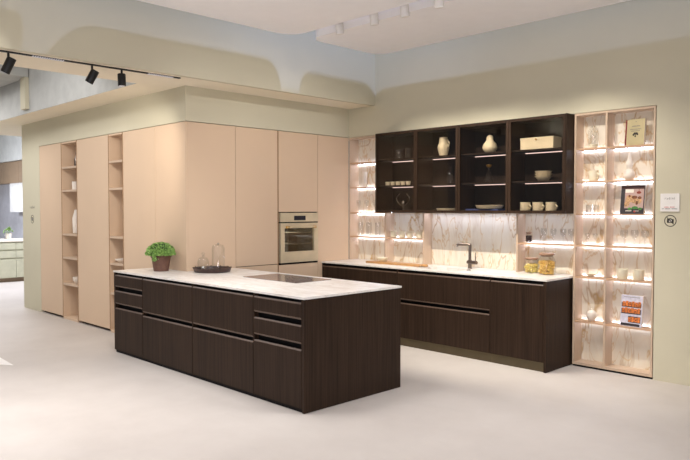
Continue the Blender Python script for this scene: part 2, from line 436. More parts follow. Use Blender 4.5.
s_ = B(-5.812, -5.205, WY, NB-.013, 1.228-TH, 1.228).build('shelf', 'pinkedge', r); led(-5.80, -5.215, 1.228-TH*.3, s_)
# centre backsplash
tag(B(-5.183, -3.914, NB, NB+.02, .912, 1.60).build('marble_backsplash', 'marble'), 'cream marble backsplash with golden veins behind the tap', 'backsplash')
# low shelf right of it
r = thing('lit_shelf', (-3.58, 6.52, .912), 'short lit ash shelf under the rightmost glass cabinet', 'shelving')
B(-3.912, -3.892, WY-.002, NB, .912, 1.542).build('upright', 'pinkwood', r)
B(-3.912, -3.262, NB, NB+.02, .912, 1.60).build('back_panel', 'marble', r)
s_ = B(-3.892, -3.258, WY, NB-.013, 1.230-TH, 1.230).build('shelf', 'pinkedge', r); led(-3.88, -3.27, 1.230-TH*.3, s_)
# right tower
r = thing('lit_shelf_tower', (-2.855, 6.52, 0), 'tall pale ash shelf tower with marble back in the right wall', 'shelving')
B(-3.252, -3.232, WY-.004, NB, .02, TOP).build('side_panel', 'pinkwood', r)
B(-2.476, -2.459, WY-.004, NB, .02, TOP).build('side_panel', 'pinkwood', r)
B(-2.933, -2.914, WY-.003, NB, .045, TOP-.02).build('upright', 'pinkwood', r)
B(-3.232, -2.476, WY-.003, NB, TOP-.02, TOP).build('top_panel', 'pinkwood', r)
B(-3.232, -2.476, WY-.003, NB, .02, .045).build('bottom_panel', 'pinkwood', r)
B(-3.252, -2.459, WY+.006, NB, 0, .02).build('plinth', 'black', r)
B(-3.252, -2.459, NB, NB+.02, 0, TOP).build('back_panel', 'marble', r)
for z in (2.201, 1.873, 1.547, 1.233, .914, .466):
    for a, b in ((-3.232, -2.933), (-2.914, -2.476)):
        s_ = B(a, b, WY, NB-.013, z-TH, z).build('shelf', 'pinkedge', r); led(a+.01, b-.01, z-TH*.3, s_)

# ------------------------------------------------------------------ glass-fronted wall cabinets
CY = 6.275; CZ0, CZ1 = 1.5475, 2.545
cx = [-5.844, -5.189, -4.572, -3.917, -3.267]
clabels = ['leftmost dark glass-fronted wall cabinet, holding a row of small cups', 'dark glass-fronted wall cabinet holding a cream pitcher, second from the left',
           'dark glass-fronted wall cabinet holding a cream gourd vase', 'rightmost dark glass-fronted wall cabinet, holding mugs and a cream box']
for i in range(4):
    a, b = cx[i], cx[i+1]
    r = thing('glass_wall_cabinet', ((a+b)/2, 6.43, CZ0), clabels[i], 'cabinet', 'glass-fronted wall cabinets')
    e = .018
    m = MB(); m.box(a+.001, a+e, CY+.02, NB-.002, CZ0, CZ1-.003); m.box(b-e, b-.001, CY+.02, NB-.002, CZ0, CZ1-.003)
    m.box(a+e, b-e, CY+.02, NB-.002, CZ0, CZ0+e); m.box(a+e, b-e, CY+.02, NB-.002, CZ1-.003-e, CZ1-.003)
    m.build('carcass', 'dark', r)
    B(a+e, b-e, NB-.014, NB-.003, CZ0+e, CZ1-e-.003).build('back_panel', 'interior', r)
    fw = .030
    m = MB(); m.box(a+.002, a+fw, CY, CY+.019, CZ0, CZ1-.003); m.box(b-fw, b-.002, CY, CY+.019, CZ0, CZ1-.003)
    m.box(a+fw, b-fw, CY, CY+.019, CZ0, CZ0+fw); m.box(a+fw, b-fw, CY, CY+.019, CZ1-.003-fw, CZ1-.003)
    d = m.build('door_frame', 'dark', r)
    B(a+fw, b-fw, CY+.008, CY+.012, CZ0+fw, CZ1-.003-fw).build('glass_pane', 'pane', d)
    for z in (2.216, 1.888):
        s_ = B(a+e, b-e, CY+.045, NB-.026, z-.016, z).build('shelf', 'interior', r)
        B(a+e+.01, b-e-.01, NB-.025, NB-.015, z-.022, z-.002).build('led_strip', 'ledpink', s_)
tag(B(-3.266, -3.256, CY+.002, NB-.002, CZ0, CZ1).build('cabinet_side_panel', 'dark'), 'dark oak panel closing the right side of the wall cabinets', 'panel')

# ------------------------------------------------------------------ blush tall cabinets facing the front
def tall_front(name, x0, x1, label, doors=True):
    r = thing(name, ((x0+x1)/2, YT+.3, 0), label, 'cabinet', 'blush tall cabinets')
    B(x0+.001, x1-.001, YT+.024, YT+.6, .035, TOP).build('carcass', 'gap', r)
    B(x0+.001, x1-.001, YT+.05, YT+.6, 0, .035).build('plinth', 'gap', r)
    B(x0+.0022, x1-.0022, YT, YT+.022, .035, TOP-.002).build('door', 'blush', r)
    return r
tall_front('tall_cabinet', -10.695, -9.875, 'narrow-looking blush tall cabinet at the far left beside the olive wall')
tall_front('tall_cabinet', -9.318, -8.359, 'wide blush tall cabinet between the two open shelf columns')
tall_front('tall_cabinet', -7.944, -7.150, 'blush tall cabinet right of the second open shelf column, behind the plant')
def open_col(x0, x1, zs, label):
    r = thing('open_shelf_column', ((x0+x1)/2, YT+.2, 0), label, 'shelving', 'open blush shelf columns')
    e = .02; d = .36
    for a, b in ((x0+.002, x0+e), (x1-e, x1-.002)):
        p = B(a, b, YT, YT+d, .02, TOP-.002).build('side_panel', 'blush', r)
        B(a, b, YT-.0015, YT, .02, TOP-.002).build('edge_band', 'blush_edge', p)
    B(x0+e, x1-e, YT+d, YT+d+.015, .02, TOP-.002).build('back_panel', 'pinkwood', r)
    B(x0+e, x1-e, YT, YT+d, TOP-.022, TOP-.002).build('top_panel', 'blush', r)
    B(x0+e, x1-e, YT, YT+d, .0, .03).build('bottom_panel', 'blush', r)
    for z in zs: B(x0+e, x1-e, YT+.001, YT+d, z-.028, z).build('shelf', 'pinkwood', r)
open_col(-9.871, -9.322, (2.197, 1.866, 1.238, .902, .522), 'open shelf column with vases, nearest the olive wall')
open_col(-8.357, -7.946, (2.209, 1.863, 1.244, .901, .517), 'open shelf column right of the wide blush door')
# corner unit
r = thing('corner_tall_cabinet', (-6.8, 4.25, 0), 'blush tall corner cabinet directly behind the island', 'cabinet', 'blush tall cabinets')
B(-7.147, XT-.024, YT+.024, 4.583, .035, TOP).build('carcass', 'gap', r)
B(-7.147, XT-.05, YT+.05, 4.583, 0, .035).build('plinth', 'gap', r)
B(-7.146, XT-.001, YT, YT+.022, .035, TOP-.002).build('door', 'blush', r)
B(XT-.022, XT, YT+.0235, 4.582, .035, TOP-.002).build('door', 'blush', r)
def tall_side(name, y0, y1, fronts, label, z1=TOP, z0c=.035):
    r = thing(name, (XT-.3, (y0+y1)/2, 0), label, 'cabinet', 'blush tall cabinets')
    B(XT-.6, XT-.024, y0+.001, y1-.001, z0c, z1).build('carcass', 'gap', r)
    B(XT-.6, XT-.05, y0+.001, y1-.001, 0, z0c).build('plinth', 'gap', r)
    for a, b, k in fronts:
        B(XT-.022, XT, y0+.0022, y1-.0022, a, b).build(k, 'blush', r)
    return r
tall_side('tall_cabinet', 4.586, 5.206, [(.035, .911, 'door'), (.920, TOP-.002, 'door')], 'blush tall cabinet with split doors left of the oven')
tag(B(XT-.6, XT-.004, 5.208, 5.222, 0, TOP-.002).build('grip_post', 'blush_edge'), 'thin brown vertical grip post left of the oven', 'trim')
r = thing('oven_housing', (XT-.3, 5.55, 0), 'blush tall cabinet built around the oven', 'cabinet', 'blush tall cabinets')
oy0, oy1 = 5.240, 5.866
m = MB(); m.box(XT-.6, XT-.024, 5.224, oy0, .035, TOP); m.box(XT-.6, XT-.024, oy1-.002, 5.868, .035, TOP)
m.box(XT-.6, XT-.024, oy0, oy1-.002, .035, .905); m.box(XT-.6, XT-.024, oy0, oy1-.002, 1.56, TOP); m.box(XT-.6, XT-.58, oy0, oy1-.002, .905, 1.56)
m.build('carcass', 'gap', r); B(XT-.6, XT-.05, 5.224, 5.868, 0, .035).build('plinth', 'gap', r)
B(XT-.022, XT, 5.226, 5.866, .035, .900).build('drawer', 'blush', r)
B(XT-.022, XT, 5.226, 5.866, 1.557, TOP-.002).build('door', 'blush', r)
tall_side('tall_cabinet', 5.870, 6.434, [(.035, TOP-.002, 'door')], 'blush tall cabinet between the oven and the sink wall')

# ------------------------------------------------------------------ oven
r = thing('built_in_oven', (XT, 5.553, .91), 'champagne built-in oven with glass door in the blush tall cabinets', 'oven')
m = MB(); Y0, Y1 = 5.243, 5.863
m.box(XT-.56, XT-.03, Y0+.02, Y0+.04, .93, 1.53); m.box(XT-.56, XT-.03, Y1-.04, Y1-.02, .93, 1.53)
m.box(XT-.56, XT-.03, Y0+.04, Y1-.04, .93, .98); m.box(XT-.56, XT-.03, Y0+.04, Y1-.04, 1.38, 1.53); m.box(XT-.56, XT-.54, Y0+.04, Y1-.04, .98, 1.38)
m.build('cavity', 'ovendark', r)
p = B(XT-.028, XT+.012, Y0, Y1, 1.432, 1.545).build('control_panel', 'oven', r)
B(XT+.012, XT+.0135, 5.459, 5.649, 1.452, 1.508).build('display', 'display', p)
B(XT-.02, XT+.006, Y0, Y1, 1.418, 1.432).build('vent_gap', 'black', r)
m = MB(); gy0, gy1, gz0, gz1 = 5.306, 5.797, 1.060, 1.352
m.box(XT-.026, XT+.014, Y0, gy0, .925, 1.418); m.box(XT-.026, XT+.014, gy1, Y1, .925, 1.418)
m.box(XT-.026, XT+.014, gy0, gy1, .925, gz0); m.box(XT-.026, XT+.014, gy0, gy1, gz1, 1.418)
d = m.build('door', 'oven', r)
B(XT-.008, XT-.002, gy0, gy1, gz0, gz1).build('glass_pane', 'ovenglass', d)
h = MB().tube([(XT+.045, 5.322, 1.368), (XT+.045, 5.80, 1.368)], .008).build('handle', 'oven', d, True)
for y in (5.342, 5.785): B(XT+.014, XT+.052, y-.022, y+.022, 1.354, 1.380, bev=.004).build('handle_mount', 'brass', d)
B(XT-.02, XT+.004, Y0, Y1, .908, .922).build('base_gap', 'black', r)
for z in (1.15, 1.29):
    m = MB(); m.tube([(XT-.05, gy0-.02, z), (XT-.05, gy1+.02, z)], .004, 6)
    for k in range(7): m.tube([(XT-.5+.07*k, gy0-.02, z), (XT-.5+.07*k, gy1+.02, z)], .003, 6)
    m.build('oven_rack', 'chrome', r)
B(XT-.5, XT-.06, 5.40, 5.78, 1.365, 1.375).build('oven_lamp', 'ledoven', r)

# ------------------------------------------------------------------ ceiling tracks and spotlights
r = thing('track_rail', (-6.135, 2.1, 2.935), 'thin black lighting track along the cream soffit', 'track light')
B(-6.150, -6.120, .3, 3.66, 2.924, 2.935).build('rail', 'trackblack', r)
for a, b in ((2.20, 2.48), (3.30, 3.58), (.9, 1.3)):
    m = MB(); n = 14
    for k in range(n):
        y = a + (b-a)*(k+.5)/n; m.box(-6.152, -6.118, y-.006, y+.006, 2.921, 2.930)
    m.build('louvre', 'louvre', r)
def track_spot(loc, lens_dir, label, length=.115, rad=.038):
    r = thing('track_spotlight', loc, label, 'spotlight', 'black spotlights on the soffit track')
    MB().tube([(0,0,0), (0,0,-.045)], .010).build('stem', 'trackblack', r, True, True)
    d = Vector(lens_dir).normalized(); c = Vector((0,0,-.045-length*.42))
    a, b = c - d*length/2, c + d*length/2
    MB().tube([a, a+d*.006, b-d*.002, b], [rad*.9, rad, rad, rad*.94], 20).build('lamp_head', 'trackblack', r, True, True)
    MB().tube([b-d*.004, b+d*.001], rad*.75, 16).build('lens', 'louvre', r, True, True)
    return Vector(loc)+b, d
ts = [((-6.135, 2.01, 2.922), (-.36, -.36, -1), 'black spotlight on the soffit track cut by the left photo edge', .14),
      ((-6.135, 2.74, 2.922), (-.42, -.40, -1), 'black tilted spotlight, middle of the three on the soffit track', .13),
      ((-6.135, 3.03, 2.922), (.02, .02, -1), 'black upright spotlight, rightmost on the soffit track', .115)]
for l_, d_, s_, ln in ts: track_spot(l_, d_, s_, ln)
struct('gap_light_stop', B(-5.60, 2.4, 4.862, 5.066, 3.585, 3.60), 'white')  # cover added over the panel gap to stop cool light falling through
gapspots = [(-5.09, 'nearest the raft corner'), (-4.60, 'second from the raft corner'), (-4.205, 'third from the raft corner'), (-3.80, 'cut by the top photo edge')]
def gap_spot(x, lab):
    r = thing('ceiling_spotlight', (x, 4.91, 3.585), 'white cylinder spotlight between the ceiling panels, '+lab, 'spotlight', 'white ceiling spotlights')
    MB().lathe([(.03,0),(.03,-.035)], (0,0,0)).build('stem', 'trackblack' , r, True, True)
    d = Vector((0,.12,-1)).normalized(); a = Vector((0,0,-.03)); b = a+d*.145
    MB().tube([a, a+d*.004, b-d*.003, b], [.040,.043,.043,.040], 24).build('lamp_head', 'spotwhite', r, True, True)
    MB().tube([b-d*.002, b+d*.001], .032, 20).build('lens', 'spotwhite', r, True, True)
for x, lab in gapspots: gap_spot(x, lab)

# ------------------------------------------------------------------ small objects
def lobj(name, prof, loc, mat, label, cat, group=None, closed=True):
    """one lathed thing standing at loc"""
    o = MB().lathe(prof, (0,0,0), closed=closed).build(name, mat, None, True)
    o.location = loc; return tag(o, label, cat, group)
CUP = [(.020,0),(.034,.004),(.038,.02),(.038,.085),(.035,.085),(.034,.02),(.002,.012)]
# island: potted plant
r = thing('potted_boxwood', (-6.72, 3.757, .911), 'small round green boxwood in a brown clay pot on the island', 'plant')
P0 = world(r)
MB().lathe([(.076,0),(.080,.003),(.104,.150),(.112,.152),(.114,.176),(.104,.178),(.098,.155),(.09,.15),(.002,.149)], P0).build('pot', 'terracotta', r, True)
m = MB()
def leaf(m, q, nrm, L=.018, W=.010):
    u = nrm.cross(Vector((random.gauss(0,1), random.gauss(0,1), random.gauss(0,1)))).normalized()
    d = (nrm*random.uniform(.3,1.0) + u*random.uniform(.3,1)).normalized(); s2 = d.cross(nrm)
    if s2.length < .01: s2 = Vector((1,0,0))
    s2.normalize()
    m.add([q, q+d*L*.5+s2*W, q+d*L, q+d*L*.5-s2*W], [(0,1,2,3)])
C0 = P0+Vector((0,0,.185))
for k in range(5200):
    a = random.uniform(0, 2*PI); e = math.asin(random.uniform(-.12, 1)); rr = random.uniform(.80, .97)*(1+.03*math.sin(7*a)+.02*math.sin(11*e+2*a))
    n_ = Vector((math.cos(a)*math.cos(e), math.sin(a)*math.cos(e), math.sin(e)))
    q = C0+Vector((n_.x*.168*rr, n_.y*(.168 if n_.y < 0 else .145)*rr, n_.z*.128*rr + (.0 if e > 0 else .01))); leaf(m, q, n_, .018, .006)
for k in range(90):
    q = P0+Vector((random.gauss(.07,.018), -random.uniform(.095,.12), .18-random.uniform(0,.055))); leaf(m, q, Vector((.4,-1,.1)).normalized(), .02, .009)
m.build('foliage', 'leaf', r)
m = MB(); m.lathe([(.002,-.02),(.10,-.01),(.135,.03),(.125,.08),(.07,.115),(.002,.12)], C0); M['leafdark'] = plain('leaf_core', (34, 62, 22), .8); m.build('foliage_core', 'leafdark', r, True)  # solid dark green dome filling the inside of the leaves

# tray with glasses
r = thing('serving_tray', (-6.235, 4.10, .911), 'round dark wooden tray holding two glass domes on the island', 'tray')
MB().lathe([(.172,0),(.192,.004),(.206,.045),(.200,.047),(.184,.012),(.002,.010)], world(r), 44).build('tray_dish', 'tray', r, True)
m = MB()
for k in range(12):
    a = 2*PI*k/12; c_ = world(r)+Vector((.201*math.cos(a), .201*math.sin(a), .044)); m.lathe([(.008,0),(.010,.006),(.002,.012)], c_, 8)
m.build('rim_beads', 'tray', r, True)
r = thing('glass_dome', (-6.335, 4.05, .922), 'small glass cloche with ball knob on the round tray', 'cloche')
MB().lathe([(.062,0),(.062,.10),(.045,.135),(.014,.15),(.012,.165)], world(r), closed=False).build('dome', 'glass', r, True)
MB().lathe([(.002,.160),(.016,.168),(.020,.182),(.014,.196),(.002,.20)], world(r)).build('knob', 'glass', r, True)
MB().lathe([(.03,.0),(.034,.02),(.02,.05),(.002,.055)], world(r)).build('glass_stopper', 'chrome', r, True)
r = thing('glass_dome', (-6.225, 4.17, .922), 'tall cylindrical glass dome on the round tray', 'cloche')
MB().lathe([(.068,0),(.068,.25),(.055,.275),(.02,.285),(.002,.286)], world(r), closed=False).build('dome', 'glass', r, True)
MB().lathe([(.002,.286),(.010,.29),(.012,.298),(.002,.306)], world(r)).build('knob', 'chrome', r, True)
for k, (dx, dy, lb) in enumerate(((-.03,-.12,'small clear tealight glass at the front of the round tray'), (.08,-.09,'small clear tealight glass under the tall dome, front right of the tray'), (.14,.02,'small clear tealight glass at the right rim of the round tray'))):
    lobj('tealight_glass', [(.02,0),(.026,.004),(.028,.035),(.026,.035),(.02,.006)], (-6.235+dx*.8, 4.10+dy*.8, .922), 'glass', lb, 'glass')

# worktop of the sink run: board + bowl
r = thing('cutting_board', (-5.44, 6.24, .9116), 'long oiled wooden board on the sink worktop', 'board', None, .0)
MB().extr_y([(-.46,.0),(.40,.0),(.41,.012),(.40,.022),(-.45,.024),(-.47,.012)], -.075, .085).build('plank', 'board', r, False, True)
MB().tube([(.40,.0,.012),(.47,.0,.012)], [.02,.012], 10).build('grip', 'board', r, True, True)
lobj('small_bowl', [(.03,0),(.035,.004),(.062,.035),(.064,.05),(.058,.05),(.03,.012),(.002,.01)], (-5.69, 6.25, .934), 'ceramic', 'small cream bowl on the left of the wooden board', 'bowl')

# cups on the low shelf
SH = 6.505
for k, (x, lb) in enumerate(((-5.735, 'leftmost of the four cream cups on the lit shelf'), (-5.59, 'second from left of the four cream cups on the lit shelf'), (-5.462, 'third from left of the four cream cups on the lit shelf'), (-5.31, 'rightmost of the four cream cups on the lit shelf'))):
    lobj('cup', [(r_*(1.12 if k == 3 else 1), z_) for r_, z_ in CUP], (x, SH, 1.228), 'ceramic', lb, 'cup', 'cream cups on the lower lit shelf')
# left niche things
lobj('tall_vase', [(.026,0),(.032,.01),(.032,.19),(.028,.205),(.022,.205),(.02,.02)], (-6.25, SH, 1.885), 'whiteceramic', 'slim white cylinder vase on the lit shelf beside the tall cabinets', 'vase')
WG = [(.030,0),(.030,.003),(.005,.006),(.004,.07),(.012,.08),(.030,.105),(.031,.135),(.026,.16),(.025,.16),(.029,.135),(.010,.085)]
for x, lb in ((-6.36,'leftmost wine glass on the lit shelf left of the glass cabinets'), (-6.21,'middle wine glass on the lit shelf left of the glass cabinets'), (-6.06,'wine glass nearest the glass cabinets on the left lit shelf')):
    lobj('wine_glass', WG, (x, SH, 1.548), 'glass', lb, 'glass', 'wine glasses on the left lit shelf', closed=False)
TG = [(.030,0),(.032,.002),(.036,.15),(.034,.15),(.030,.008),(.001,.006)]
for k, x in enumerate((-6.33, -6.17, -6.01)):
    lobj('tall_tumbler', [(a_, b_*1.25) for a_, b_ in TG], (x, SH, 1.228), 'glass', ['left','middle','right'][k]+' clear tall tumbler on the lower left lit shelf', 'glass', 'tumblers on the lower left lit shelf', closed=False)
# right low shelf: coffee jar and glasses
def jar(loc, R, Hh, fill, fmat, label, flabel, lid='lidwood'):
    r = thing('storage_jar', loc, label, 'jar')
    MB().lathe([(R*.92,0),(R,.01),(R,Hh*.62),(R*.72,Hh*.86),(R*.72,Hh*.92),(R*.69,Hh*.92),(R*.69,Hh*.86),(R*.96,Hh*.62),(R*.96,.012),(.002,.008)], (0,0,0), closed=False).build('jar_body', 'jarglass', r, True, True)
    MB().lathe([(R*.66,Hh*.86),(R*.66,Hh*.92),(R*.84,Hh*.925),(R*.84,Hh),(R*.80,Hh*1.01),(.002,Hh*1.01)], (0,0,0)).build('lid', lid, r, True, True)
    return r
jar((-3.795, 6.50, 1.230), .036, .112, None, None, 'small glass jar with dark contents and wooden lid on the lit shelf', '')
o = lobj('coffee_beans', [(.030,0),(.032,.004),(.032,.062),(.028,.068),(.002,.07)], (-3.795, 6.50, 1.240), 'coffee', 'dark beans filling the small jar on the lit shelf', 'coffee'); o['kind'] = 'stuff'
for k, x in enumerate((-3.62, -3.51, -3.40, -3.31)):
    lobj('stem_glass', WG, (x, SH, 1.230), 'glass', ['leftmost', 'second from left', 'third from left', 'rightmost'][k]+' stemmed glass on the lit shelf above the pasta jars', 'glass', 'stemmed glasses above the pasta jars', closed=False)
# pasta jars on the worktop
def pasta(loc, R, Hh, n, mat, label, tw):
    m = MB()
    for k in range(n):
        a = random.uniform(0,2*PI); q = math.sqrt(random.random())*(R-.018); z = random.uniform(.014, Hh)
        c = Vector((q*math.cos(a), q*math.sin(a), z)); d = Vector((random.gauss(0,1), random.gauss(0,1), random.gauss(0,.6))).normalized()
        e_ = d.cross(Vector((0,0,1))).normalized(); L = .020
        path = [c + d*L*(s-.5)*1.6 + e_*(.008*math.sin(s*PI)*tw) for s in (0,.25,.5,.75,1)]
        path = [Vector((p.x, p.y, max(.012, p.z))) for p in path]
        path = [p if math.hypot(p.x,p.y) < R-.006 else Vector((p.x*(R-.006)/math.hypot(p.x,p.y), p.y*(R-.006)/math.hypot(p.x,p.y), p.z)) for p in path]
        m.tube(path, .0068, 6)
    o = m.build('dry_pasta', mat, None, True); o.location = loc; tag(o, label, 'pasta', kind='stuff')
jar((-3.735, 6.46, .911), .084, .162, None, None, 'lower pasta jar with wooden lid on the sink worktop', '')
pasta((-3.735, 6.46, .911), .081, .092, 210, 'pasta', 'pale yellow dry pasta inside the lower glass jar', 1)
jar((-3.525, 6.40, .911), .092, .222, None, None, 'taller pasta jar with wooden lid at the end of the worktop', '')
pasta((-3.525, 6.40, .911), .089, .140, 300, 'nuts', 'amber curled dry pasta inside the taller glass jar', 1.6)

# ---- right tower, left column
z1, z2, z3, z4, z5, z6 = 2.201, 1.873, 1.547, 1.233, .914, .466
xa, SY = -3.092, 6.515
r = thing('glass_cloche', (xa, SY, z1), 'twisted glass ornament in a cream dish on the top left tower shelf', 'ornament')
MB().lathe([(.026,0),(.036,.004),(.046,.03),(.044,.042),(.038,.03),(.002,.012)], world(r)).build('dish', 'ceramic', r, True)
m = MB()
for s_ in range(4):
    m.tube([world(r)+Vector(((.030-.012*abs(2*t_-1.0))*math.cos(t_*6+s_*PI/2), (.030-.012*abs(2*t_-1.0))*math.sin(t_*6+s_*PI/2), .02+.20*t_)) for t_ in [k/16 for k in range(17)]], .006, 8)
m.build('glass_twist', 'glass', r, True)
MB().lathe([(.045,.02),(.048,.17),(.03,.215),(.002,.225)], world(r), closed=False).build('dome', 'glass', r, True)
def mug(name, loc, R, Hh, mat, label, rz=0, group=None, cat='mug', prof=None):
    r = thing(name, loc, label, cat, group, rz)
    MB().lathe([(R*.88,0),(R*.94,.004),(R,.02),(R,Hh),(R*.93,Hh),(R*.92,.02),(.002,.012)]).build('body', mat, r, True, True)
    n = 9; MB().tube([(R*.97+.028*math.sin(k*PI/(n-1)), 0, Hh*.78-(Hh*.55)*k/(n-1)) for k in range(n)], .006, 8).build('handle', mat, r, True, True)
    return r
mug('mug', (-3.085, SY, z2), .046, .105, 'ceramic', 'wide cream mug on the second tower shelf from the top', -.3)
lobj('square_vase', [(.055,0),(.06,.003),(.06,.09),(.057,.09),(.056,.006)], (xa, SY, z3), 'glass', 'low clear glass bowl on the third tower shelf, left column', 'glass')
for k, x in enumerate((-3.14, -3.06)):
    lobj('cordial_glass', [(a_*.8, b_*.72) for a_, b_ in WG], (x, SY, z4), 'glass', ['left','right'][k]+' of the two small stemmed glasses in the left tower column', 'glass', closed=False)
lobj('shallow_bowl', [(.022,0),(.024,.006),(.050,.024),(.054,.03),(.048,.03),(.02,.010),(.002,.009)], (-3.10, SY, z5), 'ceramic', 'shallow cream footed bowl in the left tower column', 'bowl')
r = thing('sugar_pot', (-3.09, SY, z6), 'round white lidded pot with a side handle, lowest left tower shelf', 'pot')
MB().lathe([(.026,0),(.032,.004),(.048,.05),(.046,.08),(.036,.10),(.02,.108),(.008,.112),(.010,.122),(.002,.126)], world(r)).build('pot_body', 'whiteceramic', r, True)
MB().tube([world(r)+Vector((.040+.022*math.sin(k*PI/7), 0, .095-.05*k/7)) for k in range(8)], .005, 8).build('handle', 'whiteceramic', r, True)
# ---- right tower, right column
def book(name, x, y, z, w, h, t_, lean, yaw, mat, label, spine):
    """standing book, cover looking towards -Y, leaned back by lean"""
    r = thing(name, (x, y, z), label, 'book')
    r.rotation_euler = (-lean, 0, yaw)
    B(-w/2, w/2, 0, t_, 0, h).build('cover', mat, r, local=True)
    B(-w/2+.003, w/2+.001, .002, t_-.002, .002, h+.001).build('pages', 'pages', r, local=True)
    if spine: B(-w/2-.0015, -w/2+.0135, -.0012, t_+.001, 0, h).build('spine', spine, r, local=True)
    return r
def pic(r, name, mat, polys, d=.0008):
    m = MB()
    for p in polys:
        m.extr_y(p, -d-.0008, -.0002)
    return m.build(name, mat, r, local=True)
def rect(a, b, c, d): return [(a, c), (b, c), (b, d), (a, d)]
def dashes(x0, x1, z, h, n, gaps=()):
    s_ = (x1-x0)/n
    return [rect(x0+k*s_, x0+(k+.62)*s_, z, z+h*(1 if k % 3 else .8)) for k in range(n) if k not in gaps]
def ell(cx, cz, a, b, n=18): return [(cx+a*math.cos(2*PI*k/n), cz+b*math.sin(2*PI*k/n)) for k in range(n)]
b1 = book('hardback_book', -2.662, 6.470, z1, .175, .250, .028, .10, -.10, 'bookcream', 'cream hardback book with a maroon spine on the top tower shelf', None)
B(-.102, -.0865, -.001, .029, 0, .249).build('spine', 'maroon', b1, local=True)
for dd in (dashes(-.035, .045, .178, .010, 7), dashes(-.055, .06, .148, .009, 10), dashes(-.045, .045, .132, .009, 8), [rect(-.004,.004,.222,.230)]): pic(b1, 'title_print', 'greyink', dd)
pic(b1, 'tree_emblem', 'ink', [ell(-.018,.100,.010,.010), ell(-.006,.112,.013,.010), ell(.012,.112,.012,.010), ell(.020,.102,.009,.009), rect(-.004,.004,.078,.104), ell(.0,.082,.008,.006)])
lv = thing('oil_lamp_vase', (-2.728, SY, z2), 'white gourd-shaped vase with tall glass neck on the second tower shelf', 'vase')
MB().lathe([(.026,0),(.034,.004),(.050,.03),(.053,.052),(.045,.082),(.026,.103),(.020,.108)], world(lv)).build('vase_body', 'whiteceramic', lv, True)
MB().lathe([(.018,.106),(.034,.140),(.034,.165),(.018,.200),(.012,.262),(.011,.262),(.016,.200),(.032,.165)], world(lv), closed=False).build('glass_neck', 'whiteceramic', lv, True)
b3 = book('cookbook', -2.683, 6.468, z3, .232, .272, .026, .12, -.06, 'bk_dark', 'dark cookbook with a plated-food photo on the third tower shelf', None)
pic(b3, 'cover_photo', 'bk_pink', [rect(-.075, .108, .055, .240)])
M['bk_umber'] = plain('umber_cover_band', (74, 46, 40), .5)
pic(b3, 'top_band', 'bk_umber', [rect(-.112, .112, .240, .268)], .001)
pic(b3, 'title_box', 'pages', [rect(-.072, .008, .205, .238)], .0014)
pic(b3, 'food_stack', 'bk_tan', [ell(-.045,.125,.022,.055), ell(-.01,.145,.022,.035), ell(.02,.13,.028,.030), ell(.065,.125,.025,.028), ell(-.06,.095,.015,.03)], .0018)
pic(b3, 'brown_food_print', 'bk_brown', [ell(.02,.160,.028,.016), ell(.07,.155,.018,.014), ell(-.03,.172,.012,.012), ell(.045,.105,.012,.02)], .0024)  # brown patches of the printed food
pic(b3, 'hanging_ball', 'bk_red', [ell(.060,.205,.022,.013), rect(.058,.062,.215,.240)], .002)
pic(b3, 'salad_print', 'bk_green', [ell(-.02,.05,.02,.012), ell(.03,.06,.03,.014), ell(.08,.05,.018,.012)], .002)
pic(b3, 'caption', 'pages', dashes(-.06, .0, .026, .010, 6) + dashes(.02, .07, .026, .006, 5), .002)
pic(b3, 'red_seal', 'red', [ell(.028,.022,.008,.007)], .003)
for k, x in enumerate((-2.77, -2.67, -2.57)):
    lobj('brandy_glass', [(a_*1.15, b_) for a_, b_ in WG], (x, SY, z4), 'glass', ['leftmost','middle','rightmost'][k]+' stemmed glass in the wide tower column', 'glass', 'stemmed glasses in the wide tower column', closed=False)
for k, x in enumerate((-2.782, -2.625)):
    lobj('canister', [(.046,0),(.049,.004),(.051,.100),(.047,.100),(.045,.012),(.002,.010)], (x, SY, z5), 'ceramic', ['left', 'right'][k]+' of the two cream ribbed canisters on the tower shelf', 'canister', 'cream canisters on the tower')
b6 = book('baking_book', -2.680, 6.470, z6, .215, .300, .022, .10, -.10, 'bk_lilac', 'pale cookbook with rows of orange bakes on the lowest tower shelf', None)
pic(b6, 'title_print', 'greyink', dashes(-.08, .08, .278, .008, 14))
pic(b6, 'dark_baking_tray', 'bk_dark', [rect(-.100,.096,.185,.225), rect(-.100,.096,.120,.168), rect(-.028,.096,.040,.100), rect(-.100,.09,.006,.03)], .0008)
for row, (zz, x0_, n_) in enumerate(((.192, -.090, 6), (.130, -.094, 6), (.046, -.026, 4))):
    pic(b6, 'orange_bakes', 'bk_orange', [rect(x0_+k*.031, x0_+k*.031+.026, zz, zz+.044+.006*(k%2)) for k in range(n_)], .0016)
    pic(b6, 'baked_crust', 'bk_red', [ell(x0_+k*.031+.013, zz+.018, .006, .007) for k in range(0, n_, 2)], .0022)

# ---- inside the glass cabinets
GY = 6.45
m1 = lobj('lantern_glass', [(.045,0),(.052,.006),(.055,.03),(.05,.12),(.048,.12),(.05,.03),(.04,.01)], (-5.60, GY, 2.216), 'glass', 'wide clear glass on the top shelf of the leftmost glass cabinet', 'glass', closed=False)
m1 = lobj('lantern_glass', [(.036,0),(.042,.006),(.044,.03),(.040,.135),(.038,.135),(.04,.03),(.03,.01)], (-5.45, GY, 2.216), 'glass', 'narrower clear glass on the top shelf of the leftmost glass cabinet', 'glass', closed=False)
for k in range(5):
    lobj('espresso_cup', [(.018,0),(.026,.004),(.032,.05),(.029,.05),(.024,.01),(.002,.008)], (-5.77+k*.085, GY-.02, 1.888), 'ceramic', ['first','second','third','fourth','fifth'][k]+' small cream cup from the left in the leftmost glass cabinet', 'cup', 'small cream cups in the glass cabinet')
r = thing('citrus_squeezer', (-5.53, GY, 1.566), 'chrome sculptural ornament at the bottom of the leftmost glass cabinet', 'ornament')
